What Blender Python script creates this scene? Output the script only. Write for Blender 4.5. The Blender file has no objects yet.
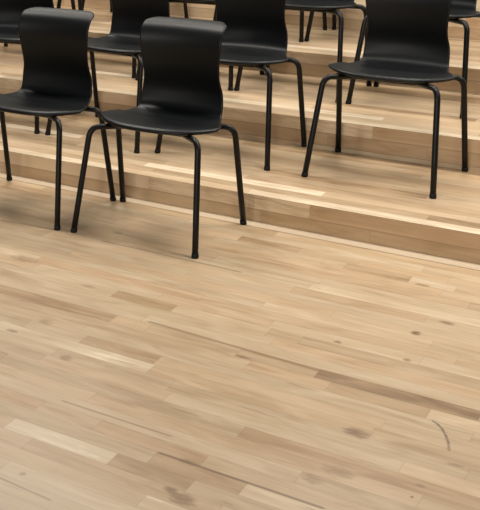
import bpy, bmesh, math, random
import numpy as np
from mathutils import Vector, Matrix

random.seed(11)
S = 1.08                                   # metres per layout unit
col = bpy.context.scene.collection

# ------------------------------------------------------------------ camera
CAM = dict(f=1084.1119, yaw=-0.6229, pitch=0.2494, roll=-0.0237, H=1.459, cx=3.2355, cy=113.2013)
def cam_axes(yaw, pitch, roll):
    cy, sy, cp, sp = math.cos(yaw), math.sin(yaw), math.cos(pitch), math.sin(pitch)
    f = np.array([sy*cp, cy*cp, -sp]); r = np.array([cy, -sy, 0.0]); u = np.cross(r, f)
    cr, sr = math.cos(roll), math.sin(roll)
    return cr*r + sr*u, cr*u - sr*r, f
AX = cam_axes(CAM['yaw'], CAM['pitch'], CAM['roll'])
cam = bpy.data.cameras.new('camera')
cam.sensor_fit = 'HORIZONTAL'; cam.sensor_width = 36.0
cam.lens = CAM['f']/480*36.0
cam.shift_x = (240-CAM['cx'])/480; cam.shift_y = (CAM['cy']-255)/480
cam.clip_start = 0.05
co = bpy.data.objects.new('camera', cam); col.objects.link(co)
r, u, f = AX
co.matrix_world = Matrix(((r[0], u[0], -f[0], 0), (r[1], u[1], -f[1], 0), (r[2], u[2], -f[2], CAM['H']*S), (0, 0, 0, 1)))
bpy.context.scene.camera = co
def floor_at(px, py, z=0.0):               # survey of the floor: where a mark seen in the photograph lies (layout units)
    d = (px-CAM['cx'])/CAM['f']*r - (py-CAM['cy'])/CAM['f']*u + f
    t = (z-CAM['H'])/d[2]
    return t*d[0], t*d[1]

# ------------------------------------------------------------------ materials
def new_mat(name):
    m = bpy.data.materials.new(name); m.use_nodes = True
    nt = m.node_tree
    return m, nt, nt.nodes['Principled BSDF']

def plastic(name, base, rough, bump=0.02, scale=900, spec=0.3):
    m, nt, b = new_mat(name)
    tc = nt.nodes.new('ShaderNodeTexCoord'); n = nt.nodes.new('ShaderNodeTexNoise')
    n.inputs['Scale'].default_value = scale; n.inputs['Detail'].default_value = 2
    bp = nt.nodes.new('ShaderNodeBump'); bp.inputs['Strength'].default_value = bump; bp.inputs['Distance'].default_value = 0.001
    nt.links.new(tc.outputs['Object'], n.inputs['Vector']); nt.links.new(n.outputs['Fac'], bp.inputs['Height'])
    nt.links.new(bp.outputs['Normal'], b.inputs['Normal'])
    b.inputs['Base Color'].default_value = (*base, 1); b.inputs['Roughness'].default_value = rough
    b.inputs['Specular IOR Level'].default_value = spec
    return m
M_SHELL = plastic('black_plastic', (0.0032, 0.0042, 0.0050), 0.42, 0.08, spec=.30)
M_METAL = plastic('black_painted_steel', (0.0025, 0.0026, 0.0028), 0.40)
M_RUBBER = plastic('black_rubber', (0.005, 0.005, 0.005), 0.6)

def wood_material(name, marks, gap=0.20):
    m, nt, b = new_mat(name)
    N, L = nt.nodes, nt.links
    def node(t, **kw):
        n = N.new(t)
        for k, v in kw.items(): setattr(n, k, v)
        return n
    def math_(op, a, c=None, d=None):
        n = node('ShaderNodeMath', operation=op)
        for i, v in enumerate((a, c, d)):
            if v is None: continue
            if isinstance(v, (int, float)): n.inputs[i].default_value = v
            else: L.new(v, n.inputs[i])
        return n.outputs[0]
    gr = node('ShaderNodeAttribute', attribute_name='grain').outputs['Vector']   # metres along, metres across, seed
    ce = node('ShaderNodeAttribute', attribute_name='cell').outputs['Vector']    # metres to the near edge bookkeeping
    tone = node('ShaderNodeAttribute', attribute_name='tone').outputs['Fac']
    def noise(sx, sy, sz, detail=3, rough=0.55, dist=0.0):
        mp = node('ShaderNodeMapping'); mp.inputs['Scale'].default_value = (sx, sy, sz); L.new(gr, mp.inputs['Vector'])
        n = node('ShaderNodeTexNoise'); n.inputs['Scale'].default_value = 1; n.inputs['Detail'].default_value = detail
        n.inputs['Roughness'].default_value = rough; n.inputs['Distortion'].default_value = dist
        L.new(mp.outputs['Vector'], n.inputs['Vector']); return n.outputs['Fac']
    streak = noise(3.0, 55, 41, 4, 0.6, 0.4)       # long fibres
    cloud = noise(4.5, 22, 29, 3, 0.5, 0.8)        # broad figure
    fine = noise(14, 260, 53, 2, 0.5)
    t = math_('MULTIPLY_ADD', math_('SUBTRACT', streak, 0.5), 0.42, tone)
    t = math_('MULTIPLY_ADD', math_('SUBTRACT', cloud, 0.5), 0.74, t)
    t = math_('MULTIPLY_ADD', math_('SUBTRACT', fine, 0.5), 0.08, t)
    ramp = node('ShaderNodeValToRGB'); cr = ramp.color_ramp; cr.interpolation = 'LINEAR'
    cr.elements[0].position = 0.0; cr.elements[0].color = (0.235, 0.150, 0.079, 1)
    cr.elements[1].position = 1.0; cr.elements[1].color = (0.79, 0.645, 0.465, 1)
    for p, c in ((0.28, (0.40, 0.275, 0.157, 1)), (0.55, (0.525, 0.386, 0.242, 1)), (0.78, (0.60, 0.462, 0.305, 1)), (0.92, (0.66, 0.53, 0.365, 1))):
        e = cr.elements.new(p); e.color = c
    L.new(t, ramp.inputs['Fac'])
    hue = node('ShaderNodeAttribute', attribute_name='hue').outputs['Fac']
    mixh = node('ShaderNodeMix', data_type='RGBA', blend_type='MULTIPLY'); L.new(hue, mixh.inputs['Factor'])
    L.new(ramp.outputs['Color'], mixh.inputs['A']); mixh.inputs['B'].default_value = (1.03, 0.945, 0.88, 1)
    colr = mixh.outputs['Result']
    # dark mineral flecks along the grain
    fl = noise(5.0, 75, 67, 2, 0.5, 0.2)
    flm = node('ShaderNodeMapRange'); flm.inputs['From Min'].default_value = 0.675; flm.inputs['From Max'].default_value = 0.77
    L.new(fl, flm.inputs['Value'])
    def over(fac, c, strength=1.0):
        nonlocal colr
        mx = node('ShaderNodeMix', data_type='RGBA', blend_type='MIX')
        L.new(math_('MULTIPLY', fac, strength), mx.inputs['Factor']); L.new(colr, mx.inputs['A']); mx.inputs['B'].default_value = (*c, 1)
        colr = mx.outputs['Result']
    over(flm.outputs['Result'], (0.25, 0.145, 0.07), 0.5)
    # seams between the boards
    sx = node('ShaderNodeSeparateXYZ'); L.new(ce, sx.inputs['Vector'])
    def seam(v, w):
        mr = node('ShaderNodeMapRange'); mr.inputs['From Min'].default_value = 0; mr.inputs['From Max'].default_value = w
        mr.inputs['To Min'].default_value = 1; mr.inputs['To Max'].default_value = 0
        L.new(v, mr.inputs['Value']); return mr.outputs['Result']
    def edge(o):                                   # distance to nearer edge: 0.5 - |v-0.5|
        return math_('SUBTRACT', 0.5, math_('ABSOLUTE', math_('SUBTRACT', o, 0.5)))
    over(seam(edge(sx.outputs['Y']), 0.045), (0.16, 0.10, 0.055), gap)
    over(seam(math_('MULTIPLY', edge(sx.outputs['X']), sx.outputs['Z']), 0.0035), (0.16, 0.10, 0.055), 0.16)
    # knots, streaks and one curved scuff with places of their own
    if marks:
        pos = node('ShaderNodeNewGeometry').outputs['Position']
        wob = node('ShaderNodeTexNoise'); wob.inputs['Scale'].default_value = 1; wob.inputs['Detail'].default_value = 3
        wm = node('ShaderNodeMapping'); wm.inputs['Scale'].default_value = (34, 110, 1); L.new(pos, wm.inputs['Vector'])
        L.new(wm.outputs['Vector'], wob.inputs['Vector'])
        px = node('ShaderNodeSeparateXYZ'); L.new(pos, px.inputs['Vector'])
        for (x, y, a, bb, c, k) in marks['blobs']:
            dx = math_('DIVIDE', math_('SUBTRACT', px.outputs['X'], x), a)
            dy = math_('DIVIDE', math_('SUBTRACT', px.outputs['Y'], y), bb)
            d = math_('ADD', math_('MULTIPLY', dx, dx), math_('MULTIPLY', dy, dy))
            d = math_('ADD', d, math_('MULTIPLY', math_('SUBTRACT', wob.outputs['Fac'], 0.5), 2.6))
            mr = node('ShaderNodeMapRange'); mr.inputs['From Min'].default_value = 0.0; mr.inputs['From Max'].default_value = 1.3
            mr.inputs['To Min'].default_value = 1; mr.inputs['To Max'].default_value = 0; L.new(d, mr.inputs['Value'])
            over(mr.outputs['Result'], c, k)
        for (pa, pb, w, c, k) in marks['lines']:   # straight thin strokes from pa to pb
            ax, ay = pa; bx, by = pb; ln = math.hypot(bx-ax, by-ay); ex, ey = (bx-ax)/ln, (by-ay)/ln
            qx = math_('SUBTRACT', px.outputs['X'], ax); qy = math_('SUBTRACT', px.outputs['Y'], ay)
            al = math_('ADD', math_('MULTIPLY', qx, ex), math_('MULTIPLY', qy, ey))
            ac = math_('ABSOLUTE', math_('SUBTRACT', math_('MULTIPLY', qy, ex), math_('MULTIPLY', qx, ey)))
            ov = math_('MAXIMUM', math_('MULTIPLY', al, -1.0), math_('SUBTRACT', al, ln))
            d = math_('ADD', math_('MAXIMUM', math_('MULTIPLY', ov, 0.5), 0.0), ac)
            mr = node('ShaderNodeMapRange'); mr.inputs['From Min'].default_value = w*0.3; mr.inputs['From Max'].default_value = w
            mr.inputs['To Min'].default_value = 1; mr.inputs['To Max'].default_value = 0; L.new(d, mr.inputs['Value'])
            over(mr.outputs['Result'], c, k)
    L.new(colr, b.inputs['Base Color'])
    rg = math_('MULTIPLY_ADD', cloud, 0.16, 0.30)
    L.new(rg, b.inputs['Roughness'])
    b.inputs['Specular IOR Level'].default_value = 0.42
    bp = node('ShaderNodeBump'); bp.inputs['Strength'].default_value = 0.06; bp.inputs['Distance'].default_value = 0.002
    L.new(streak, bp.inputs['Height']); L.new(bp.outputs['Normal'], b.inputs['Normal'])
    return m

def P(px, py):
    x, y = floor_at(px, py); return (x*S, y*S)
BR = (0.17, 0.095, 0.045); MB = (0.25, 0.15, 0.075); DK = (0.10, 0.06, 0.035)
blobs = []
for (px, py, a, b_, c, k) in (
    (357, 433, .040, .024, BR, .75), (338, 472, .045, .024, MB, .6), (416, 333, .016, .018, BR, .9),
    (447, 323, .026, .015, BR, .7), (407, 360, .014, .009, BR, .8), (338, 342, .014, .009, BR, .7),
    (422, 285, .026, .013, MB, .7), (170, 490, .020, .014, BR, .75), (183, 499, .036, .026, BR, .65),
    (66, 358, .022, .020, MB, .6), (66, 258, .0, .0, BR, 0), (25, 259, .060, .030, MB, .55), (12, 331, .024, .012, BR, .55),
    (412, 497, .005, .005, DK, .9), (421, 486, .012, .008, BR, .5), (23, 474, .010, .010, MB, .6),
    (46, 322, .028, .020, MB, .5), (188, 462, .030, .012, BR, .55), (243, 357, .024, .010, BR, .6), (312, 479, .030, .022, MB, .5),
    (455, 465, .020, .008, BR, .5), (118, 233, .024, .016, MB, .55), (88, 286, .030, .014, MB, .5)):
    if a: x, y = P(px, py); blobs.append((x, y, a, b_, c, k))
lines = []
for (a, b_, w, c, k) in (
    ((160, 453), (322, 508), .0075, BR, .75), ((63, 401), (170, 436), .006, BR, .5), ((0, 220), (60, 231), .008, BR, .45),
    ((103, 241), (240, 272), .008, BR, .5), ((150, 322), (320, 371), .010, MB, .65), ((20, 300), (100, 318), .006, MB, .5),
    ((0, 478), (50, 500), .005, BR, .5), ((310, 511), (350, 522), .006, BR, .5),
    ((433, 421), (438, 424.5), .0055, DK, .62), ((438, 424.5), (442.5, 429.5), .0055, DK, .62),
    ((442.5, 429.5), (446, 436), .0055, DK, .62), ((446, 436), (448.3, 442.5), .0055, DK, .6), ((448.3, 442.5), (449, 450), .0055, DK, .5)):
    lines.append((P(*a), P(*b_), w, c, k))
lines.append(((-6, (3.7639-0.0568)*S), (1.5, (3.7639-0.0568)*S), .0055, BR, .6))
M_FLOOR = wood_material('maple_strip_flooring', dict(blobs=blobs, lines=lines))
M_TREAD = wood_material('maple_tread_flooring', None, 0.28)
M_RISER = wood_material('maple_riser_boards', None, 0.55)

# ------------------------------------------------------------------ boards
W = 0.0568                                  # board width in layout units
def board_surface(name, mat, to_world, x0, x1, length_across, mean, spread, fixed=(), parent=None, thick=0.02, normal=(0, 0, 1), row_tone=None, hue=0.3, under=Vector((0, 0, 0))):
    """A boarded slab: rows of boards run along X; to_world(x, a) places a point x along, a across."""
    bm = bmesh.new()
    lt = bm.faces.layers.float.new('tone'); lh = bm.faces.layers.float.new('hue')
    lg = bm.loops.layers.float_vector.new('grain'); lc = bm.loops.layers.float_vector.new('cell')
    nrow = math.ceil(length_across/W - 1e-6)
    rnd = random.Random(name)
    nv = Vector(normal)*thick*S
    for k in range(nrow):
        a0, a1 = k*W, min((k+1)*W, length_across)
        fx = sorted(q for q in fixed if q[0] == k)
        cuts = []; x = x0 - rnd.uniform(0, .6)
        spans = []
        while x < x1:
            ln = rnd.uniform(.35, 1.25); e = x+ln
            spans.append([x, e, None, None]); x = e
        for (_, fa, fb, ft, fh) in fx:      # let surveyed boards replace the random ones
            out = []
            for s in spans:
                if s[1] <= fa or s[0] >= fb: out.append(s); continue
                if s[0] < fa-.02: out.append([s[0], fa, s[2], s[3]])
                elif s[0] < fa: fa = s[0]
                if s[1] > fb+.02: out.append([fb, s[1], s[2], s[3]])
                elif s[1] > fb: fb = s[1]
            out.append([fa, fb, ft, fh]); spans = sorted(out, key=lambda s: s[0])
        base = rnd.gauss(0, spread*.25)
        for (sa, sb, tn, hu) in spans:
            ca, cb = max(sa, x0), min(sb, x1)
            if cb-ca < 1e-4: continue
            if tn is None:
                tn = mean + base + rnd.gauss(0, spread) + (row_tone(k) if row_tone else 0)
            if hu is None: hu = min(1, max(0, rnd.gauss(hue, .3)))
            vs = [bm.verts.new(Vector(to_world(xx, aa))*S) for xx, aa in ((ca, a0), (cb, a0), (cb, a1), (ca, a1))]
            fc = bm.faces.new(vs); fc[lt] = tn; fc[lh] = hu
            seed = rnd.uniform(0, 50)
            full = max(sb-sa, 1e-3)
            for lp, (xx, aa) in zip(fc.loops, ((ca, a0), (cb, a0), (cb, a1), (ca, a1))):
                lp[lg] = Vector((xx*S+seed*7, (aa-a0)*S, seed)); lp[lc] = Vector(((xx-sa)/full, (aa-a0)/W, full*S))
    bm.faces.ensure_lookup_table()
    bm.normal_update()
    if bm.faces[0].normal.dot(Vector(normal)) < 0:
        bmesh.ops.reverse_faces(bm, faces=bm.faces[:])
    c4 = [Vector(to_world(xx, aa))*S for xx, aa in ((x0, 0), (x1, 0), (x1, length_across), (x0, length_across))]
    lo = [bm.verts.new(c-nv+(under if i < 2 else Vector((0, 0, 0)))) for i, c in enumerate(c4)]; hi = [bm.verts.new(c) for c in c4]
    ex = [bm.faces.new(lo)] + [bm.faces.new((hi[i], hi[(i+1) % 4], lo[(i+1) % 4], lo[i])) for i in (range(1, 4) if not fixed else range(4))]
    for e in ex:
        e[lt] = mean; e[lh] = hue
        for lp in e.loops: lp[lg] = lp.vert.co; lp[lc] = Vector((.5, .5, 1))
    me = bpy.data.meshes.new(name); bm.to_mesh(me); bm.free()
    me.materials.append(mat)
    o = bpy.data.objects.new(name, me); col.objects.link(o)
    if parent: o.parent = parent
    return o

Y = [None, 3.7639, 4.4945, 5.3004, 6.03, 7.5]
Z = [0, 0.1071, 0.2392, 0.3597, 0.4797]
X0, X1 = -6.4, 1.6
# boards of the floor that can be told one from another: left end, right end (photo), tone, hue
known = [((-12, 289), (117, 316), .30, .5), ((118, 291), (177, 306), .33, .5), ((0, 322), (154, 366), .78, .1),
         ((85, 338), (160, 358), .38, .4), ((178, 306), (270, 330), .66, .2), ((272, 323), (420, 362), .74, .2),
         ((240, 351), (319, 371), .34, .2), ((319, 371), (482, 413), .12, .35), ((8, 424), (111, 460), .93, .0),
         ((111, 460), (190, 486), .36, .5), ((97, 425), (205, 460), .42, .7), ((138, 504), (200, 528), .80, .2),
         ((243, 489), (330, 518), .80, .3), ((150, 461), (243, 489), .36, .5), ((430, 411), (520, 436), .78, .5),
         ((330, 384), (430, 411), .40, .6), ((347, 264), (413, 276), .36, .3), ((237, 240), (300, 250), .34, .4), ((300, 250), (360, 262), .55, .3)]
fixed = []
for (a, b_, tn, hu) in known:
    xa, ya = floor_at(*a); xb, yb = floor_at(*b_)
    fixed.append((int((Y[1]-(ya+yb)/2)/W), xa, xb, tn, hu))
fixed.append((0, X0, X1, 1.12, .0))         # the pale board at the foot of the first step
def ftone(k): return {1: -.12}.get(k, 0)
floor = board_surface('floor', M_FLOOR, lambda x, a: (x, Y[1]-a, 0), X0, X1, 3.9, .56, .085, fixed, None, .05, (0, 0, 1), ftone, .22, Vector((0, (Y[5]-Y[1])*S, 0)))
floor['kind'] = 'structure'; floor['label'] = 'pale maple strip floor in front of the steps'; floor['category'] = 'floor'
ORD = ['', 'lowest', 'second', 'third', 'topmost']
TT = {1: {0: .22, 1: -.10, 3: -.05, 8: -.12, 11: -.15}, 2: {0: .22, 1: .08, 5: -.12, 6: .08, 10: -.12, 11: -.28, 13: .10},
      3: {0: .25, 1: .18, 2: .12, 3: -.18, 4: -.05, 6: -.22, 7: -.1, 9: -.15}, 4: {0: .2}}   # lighter or browner boards; darker rear rows paint in soft shade under chairs
for i in range(1, 5):
    e = bpy.data.objects.new('platform_step', None); col.objects.link(e)
    e.location = (0, 0, 0)
    e['kind'] = 'structure'; e['category'] = 'step'
    e['label'] = ORD[i] + ' wide maple-boarded step of the tiered seating platform'
    front, back = Y[i], Y[i+1]
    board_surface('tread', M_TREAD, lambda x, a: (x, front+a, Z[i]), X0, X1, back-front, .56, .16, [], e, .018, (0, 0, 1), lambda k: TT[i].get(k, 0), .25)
    board_surface('riser', M_RISER, lambda x, a: (x, front, Z[i]-a), X0, X1, Z[i]-Z[i-1], .80, .13, [], e, .018, (0, -1, 0), lambda k: (.08, -.12, .02)[k], .5)

# plain painted wall behind the topmost step
mw, ntw, bw = new_mat('painted_wall')
nz = ntw.nodes.new('ShaderNodeTexNoise'); nz.inputs['Scale'].default_value = 60
bpw = ntw.nodes.new('ShaderNodeBump'); bpw.inputs['Strength'].default_value = .1
ntw.links.new(nz.outputs['Fac'], bpw.inputs['Height']); ntw.links.new(bpw.outputs['Normal'], bw.inputs['Normal'])
bw.inputs['Base Color'].default_value = (.72, .70, .66, 1); bw.inputs['Roughness'].default_value = .8
bm = bmesh.new(); bmesh.ops.create_cube(bm, size=1)
bmesh.ops.scale(bm, vec=((X1-X0)*S, .12, 3.6), verts=bm.verts[:])
bmesh.ops.translate(bm, vec=((X0+X1)/2*S, Y[5]*S+.06, 1.8), verts=bm.verts[:])
me = bpy.data.meshes.new('wall_back'); bm.to_mesh(me); bm.free(); me.materials.append(mw)
wall = bpy.data.objects.new('wall_back', me); col.objects.link(wall)
wall['kind'] = 'structure'; wall['label'] = 'plain pale wall behind the topmost step'; wall['category'] = 'wall'

# ------------------------------------------------------------------ chair
def mesh_obj(name, verts, faces, mat, parent, smooth=True):
    me = bpy.data.meshes.new(name); me.from_pydata([tuple(Vector(v)*S) for v in verts], [], faces); me.update()
    bm = bmesh.new(); bm.from_mesh(me); bmesh.ops.remove_doubles(bm, verts=bm.verts[:], dist=1e-6)
    bmesh.ops.recalc_face_normals(bm, faces=bm.faces[:]); bm.to_mesh(me); bm.free()
    me.materials.append(mat)
    if smooth:
        for p in me.polygons: p.use_smooth = True
    o = bpy.data.objects.new(name, me); col.objects.link(o); o.parent = parent
    return o

def tube(name, path, rad, mat, parent, seg=14, cap=True):
    pts = [Vector(p) for p in path]; V = []; F = []
    t = (pts[1]-pts[0]).normalized(); n = t.orthogonal().normalized()
    for i, p in enumerate(pts):
        t2 = ((pts[min(i+1, len(pts)-1)]-pts[max(i-1, 0)])).normalized()
        n = (n - t2*n.dot(t2)).normalized(); b = t2.cross(n)
        rr = rad[i] if isinstance(rad, (list, tuple)) else rad
        for k in range(seg):
            a = 2*math.pi*k/seg; V.append(p + (n*math.cos(a)+b*math.sin(a))*rr)
    for i in range(len(pts)-1):
        for k in range(seg):
            k2 = (k+1) % seg; F.append((i*seg+k, i*seg+k2, (i+1)*seg+k2, (i+1)*seg+k))
    if cap: F += [tuple(range(seg))[::-1], tuple(range((len(pts)-1)*seg, len(pts)*seg))]
    o = mesh_obj(name, V, F, mat, parent)
    es = o.data
    for p in es.polygons:
        if len(p.vertices) > 4: p.use_smooth = False
    return o

def fillet(a, c, b, ra, rb, n=10):
    a, c, b = Vector(a), Vector(c), Vector(b)
    p = c+(a-c).normalized()*ra; q = c+(b-c).normalized()*rb
    return [(1-t)**2*p + 2*t*(1-t)*c + t*t*q for t in [i/n for i in range(n+1)]]

# profile of the moulded shell: y, z, half width along the spine, behind the flat of the seat
SP = np.array([(.27, .4195, .213), (.305, .4175, .201), (.335, .4175, .187), (.360, .4195, .177), (.377, .4275, .171), (.387, .443, .1685), (.3915, .468, .167),
               (.393, .502, .164), (.389, .53, .158), (.381, .562, .1545), (.373, .60, .156), (.3665, .64, .160), (.363, .67, .1635), (.3645, .697, .165),
               (.372, .722, .166), (.386, .743, .166), (.410, .759, .166), (.444, .769, .166)])
def dense(c, m=8):
    out = []
    n = len(c)
    for i in range(n-1):
        p0, p1, p2, p3 = c[max(i-1, 0)], c[i], c[i+1], c[min(i+2, n-1)]
        for k in range(m):
            t = k/m
            out.append(.5*((2*p1)+(-p0+p2)*t+(2*p0-5*p1+4*p2-p3)*t*t+(-p0+3*p1-3*p2+p3)*t**3))
    out.append(c[-1]); return np.array(out)
SPD = dense(SP)
SL = np.concatenate([[0], np.cumsum(np.hypot(*(np.diff(SPD[:, :2], axis=0).T)))])
def spine(s): return [np.interp(s, SL, SPD[:, j]) for j in range(3)]
SMAX = SL[-1]
NU, NS, NB = 36, 20, 46
us = np.sin(np.linspace(-1, 1, NU+1)*math.pi/2*.86)/math.sin(math.pi/2*.86)
def yf(u): return .074 + .108*abs(u)**3.1
def seat_pt(u, row):
    lip = [(.008, -.020), (.002, -.016), (.0, -.011), (.003, -.006), (.010, -.002), (.020, 0.0)]
    if row < len(lip):
        dy, dz = lip[row]; y = yf(u)+dy
        hw = .242
    else:
        t = (row-len(lip)+1)/(NS-len(lip)+1-1); y0 = yf(u)+.020
        y = y0 + (.27-y0)*t; dz = 0; hw = .242 - .029*max(0, (y-.19)/.08)**1.6
    z = .4275 - .008*min(1, max(0, (y-.08)/.19)) - .006*(1-u*u) + .006 + dz*(1-.35*abs(u)**4) 
    dish = -.005*(1-u*u)*min(1, max(0, (y-.09)/.1))
    return np.array([hw*u, y, z+dish])
def back_pt(u, s):
    y, z, hw = spine(s)
    k = min(1, max(0, (s-.06)/.12))
    bow = .016*(1-u*u)*k
    dish = -.005*(1-u*u)*(1-min(1, s/.10)) - .002*abs(u)**10*(1-min(1, s/.07))
    return np.array([hw*u, y+bow, z+dish])
rows = []
for i in range(NS+1): rows.append([seat_pt(uu, i) for uu in us])
ks = np.linspace(0, 1, NB+1)[1:]
def send(u): return SMAX - .036*(max(0, abs(u)-.72)/.28)**2.5
for kk in ks:
    rows.append([back_pt(uu, send(uu)*kk) for uu in us])
G = np.array(rows)                          # rows x columns x 3
dU = np.gradient(G, axis=1); dV = np.gradient(G, axis=0)
NRM = np.cross(dU, dV); NRM /= np.linalg.norm(NRM, axis=2, keepdims=True)
if NRM[10, NU//2, 2] < 0: NRM = -NRM
TH = .0085
LOW = G - NRM*TH
def shell_part(name, ra, rb, parent, rim_first, rim_last):
    nr = rb-ra+1; nc = NU+1
    V = [G[ra+i, j] for i in range(nr) for j in range(nc)] + [LOW[ra+i, j] for i in range(nr) for j in range(nc)]
    F = []; off = nr*nc
    for i in range(nr-1):
        for j in range(nc-1):
            q = (i*nc+j, i*nc+j+1, (i+1)*nc+j+1, (i+1)*nc+j)
            F.append(q); F.append(tuple(off+w for w in q[::-1]))
    loop = []
    if rim_first: loop += [(0, j) for j in range(nc)]
    loop += [(i, nc-1) for i in range(1 if rim_first else 0, nr)]
    if rim_last: loop += [(nr-1, j) for j in range(nc-2, -1, -1)]
    left = [(i, 0) for i in range(nr-2 if rim_last else nr-1, -1 if not rim_first else 0, -1)]
    chains = []
    if rim_first: chains.append(left + loop)     # one open chain around the front
    elif rim_last: chains.append(loop + left)
    for ch in chains:
        mid = []
        for t, (i, j) in enumerate(ch):
            p = (G[ra+i, j]+LOW[ra+i, j])/2
            a = G[ra+ch[max(t-1, 0)][0], ch[max(t-1, 0)][1]]; b = G[ra+ch[min(t+1, len(ch)-1)][0], ch[min(t+1, len(ch)-1)][1]]
            tn = b-a; tn = tn/(np.linalg.norm(tn)+1e-9)
            o = np.cross(tn, NRM[ra+i, j]); o /= np.linalg.norm(o)+1e-9
            ii, jj = min(max(i, 1), nr-2), min(max(j, 1), nc-2)
            if np.dot(o, p-G[ra+ii, jj]) < 0: o = -o
            mid.append(len(V)); V.append(p+o*TH*.42)
        for t in range(len(ch)-1):
            a = ch[t][0]*nc+ch[t][1]; b = ch[t+1][0]*nc+ch[t+1][1]
            F.append((a, b, mid[t+1], mid[t])); F.append((mid[t], mid[t+1], off+b, off+a))
    return mesh_obj(name, V, F, M_SHELL, parent)

def make_chair():
    root = bpy.data.objects.new('stacking_chair', None); col.objects.link(root)
    root.empty_display_size = .2
    split = NS+6
    shell_part('seat', 0, split, root, True, False)
    shell_part('backrest', split, NS+NB, root, False, True)
    for s in (-1, 1):
        for front in (True, False):
            if front:
                ft, top, end = (s*.25, 0, .004), (s*.2185, .074, .4005), (s*.115, .168, .3955)
                r1, r2 = .045, .035
            else:
                ft, top, end = (s*.261, .409, .004), (s*.246, .332, .3985), (s*.10, .312, .3965)
                r1, r2 = .045, .035
            path = [Vector(ft)] + [Vector(ft).lerp(Vector(top), t) for t in (.3, .6)] + fillet(ft, top, end, r1, r2) + [Vector(end)]
            lg = tube('leg', path, .0112, M_METAL, root)
            d = (Vector(top)-Vector(ft)).normalized(); base = Vector((ft[0], ft[1], 0))
            gl = [base, base+Vector((0, 0, .004)), base+d*.010, base+d*.015, base+d*.018]
            tube('glide', gl, [.0122, .0128, .0128, .0122, .0114], M_RUBBER, lg)
    tube('crossbar', [(-.115, .168, .3955), (0, .169, .3950), (.115, .168, .3955)], .0112, M_METAL, root)
    tube('crossbar', [(-.10, .312, .3965), (0, .311, .3965), (.10, .312, .3965)], .0112, M_METAL, root)
    for s in (-1, 1):
        tube('side_rail', [(s*.095, .168, .3955), (s*.095, .24, .3955), (s*.095, .311, .3960)], .009, M_METAL, root)
    return root

def copy_tree(o, parent=None):
    c = o.copy(); col.objects.link(c)
    if parent: c.parent = parent
    for ch in list(o.children): copy_tree(ch, c)
    return c

A = [None, 3.2945, 4.0726, 4.8175, 5.577]
seats = [
    # x, row, turn, nudge, label
    (-1.8049, 1, .012, .0064, 'black plastic chair standing on the floor, right one of the front pair'),
    (-2.37, 1, -.0014, -.0064, 'black plastic chair standing on the floor, left one of the front pair'),
    (-1.1926, 2, -.0217, .0045, 'black plastic chair on the lowest step, farthest right, all four legs in plain view'),
    (-1.8592, 2, .0135, .0102, 'black plastic chair on the lowest step, just behind and right of the front pair'),
    (-2.412, 2, -.10, -.0147, 'black plastic chair on the lowest step, seen in the gap between the front pair'),
    (-3.010, 2, .13, -.030, 'black plastic chair on the lowest step, cut by the left picture edge, turned slightly'),
    (-1.2678, 3, -.03, .0068, 'black plastic chair on the second step, at the right picture edge'),
    (-1.817, 3, -.008, .0095, 'black plastic chair on the second step, seat edge showing at top centre of the photo'),
    (-2.353, 3, .04, -.010, 'black chair on the second step, straight leg seen under the seat beside the front pair'),
    (-2.897, 3, .06, .0, 'black chair on the second step, front leg seen between the two front chairs'),
    (-3.46, 3, .0, .0, 'black chair on the second step, farthest left, rear leg seen above the left front chair'),
    (-1.750, 4, -.05, .012, 'black chair on the third step, farthest right, slanted front leg seen at top centre'),
    (-2.290, 4, .06, -.018, 'black chair on the third step, next to the farthest right one, straight front leg visible'),
    (-3.165, 4, 0, 0, 'black chair on the third step, farthest left, legs flanking a nearer backrest'),
]
proto = make_chair()
for i, (x, row, turn, nudge, label) in enumerate(seats):
    o = proto if i == 0 else copy_tree(proto)
    # the chair turns about a point 0.2 behind its front feet
    c, s = math.cos(turn), math.sin(turn)
    o.location = ((x + s*.2)*S, (A[row]+nudge+.2 - c*.2)*S, Z[row-1]*S)
    o.rotation_euler = (0, 0, turn)
    o['label'] = label; o['category'] = 'chair'; o['group'] = 'black chairs in rows on the steps'

# ------------------------------------------------------------------ light
def lamp(x, y, z, sx, sy, power, colr):
    l = bpy.data.lights.new('ceiling_lamp', 'AREA'); l.shape = 'RECTANGLE'; l.size = sx; l.size_y = sy
    l.energy = power; l.color = colr
    o = bpy.data.objects.new('ceiling_lamp', l); col.objects.link(o); o.location = (x, y, z)
    return o
def added_fill(x, y, z, rad, power, colr):
    l = bpy.data.lights.new('added_fill_light', 'POINT'); l.shadow_soft_size = rad; l.energy = power; l.color = colr
    o = bpy.data.objects.new('added_fill_light', l); col.objects.link(o); o.location = (x, y, z)
    return o
WARM = (1.0, .94, .84); NEUT = (1.0, .95, .88)
for x in (-3.4, -1.0, 1.4):
    lamp(x, 4.25, 3.1, 1.1, .5, 47, NEUT)
    lamp(x-.6, 5.9, 3.35, 1.1, .5, 44, WARM)
    added_fill(x, -5.5, 3.0, .45, 390, NEUT)  # added point lights behind the camera, put there to brighten the risers
w = bpy.data.worlds.new('room_light'); bpy.context.scene.world = w; w.use_nodes = True
bg = w.node_tree.nodes['Background']; bg.inputs['Color'].default_value = (1.0, .97, .93, 1); bg.inputs['Strength'].default_value = .10

sc = bpy.context.scene
sc.view_settings.view_transform = 'Standard'; sc.view_settings.look = 'None'
sc.view_settings.gamma = 1.0; sc.view_settings.exposure = 0.0
sc.view_settings.use_curve_mapping = False
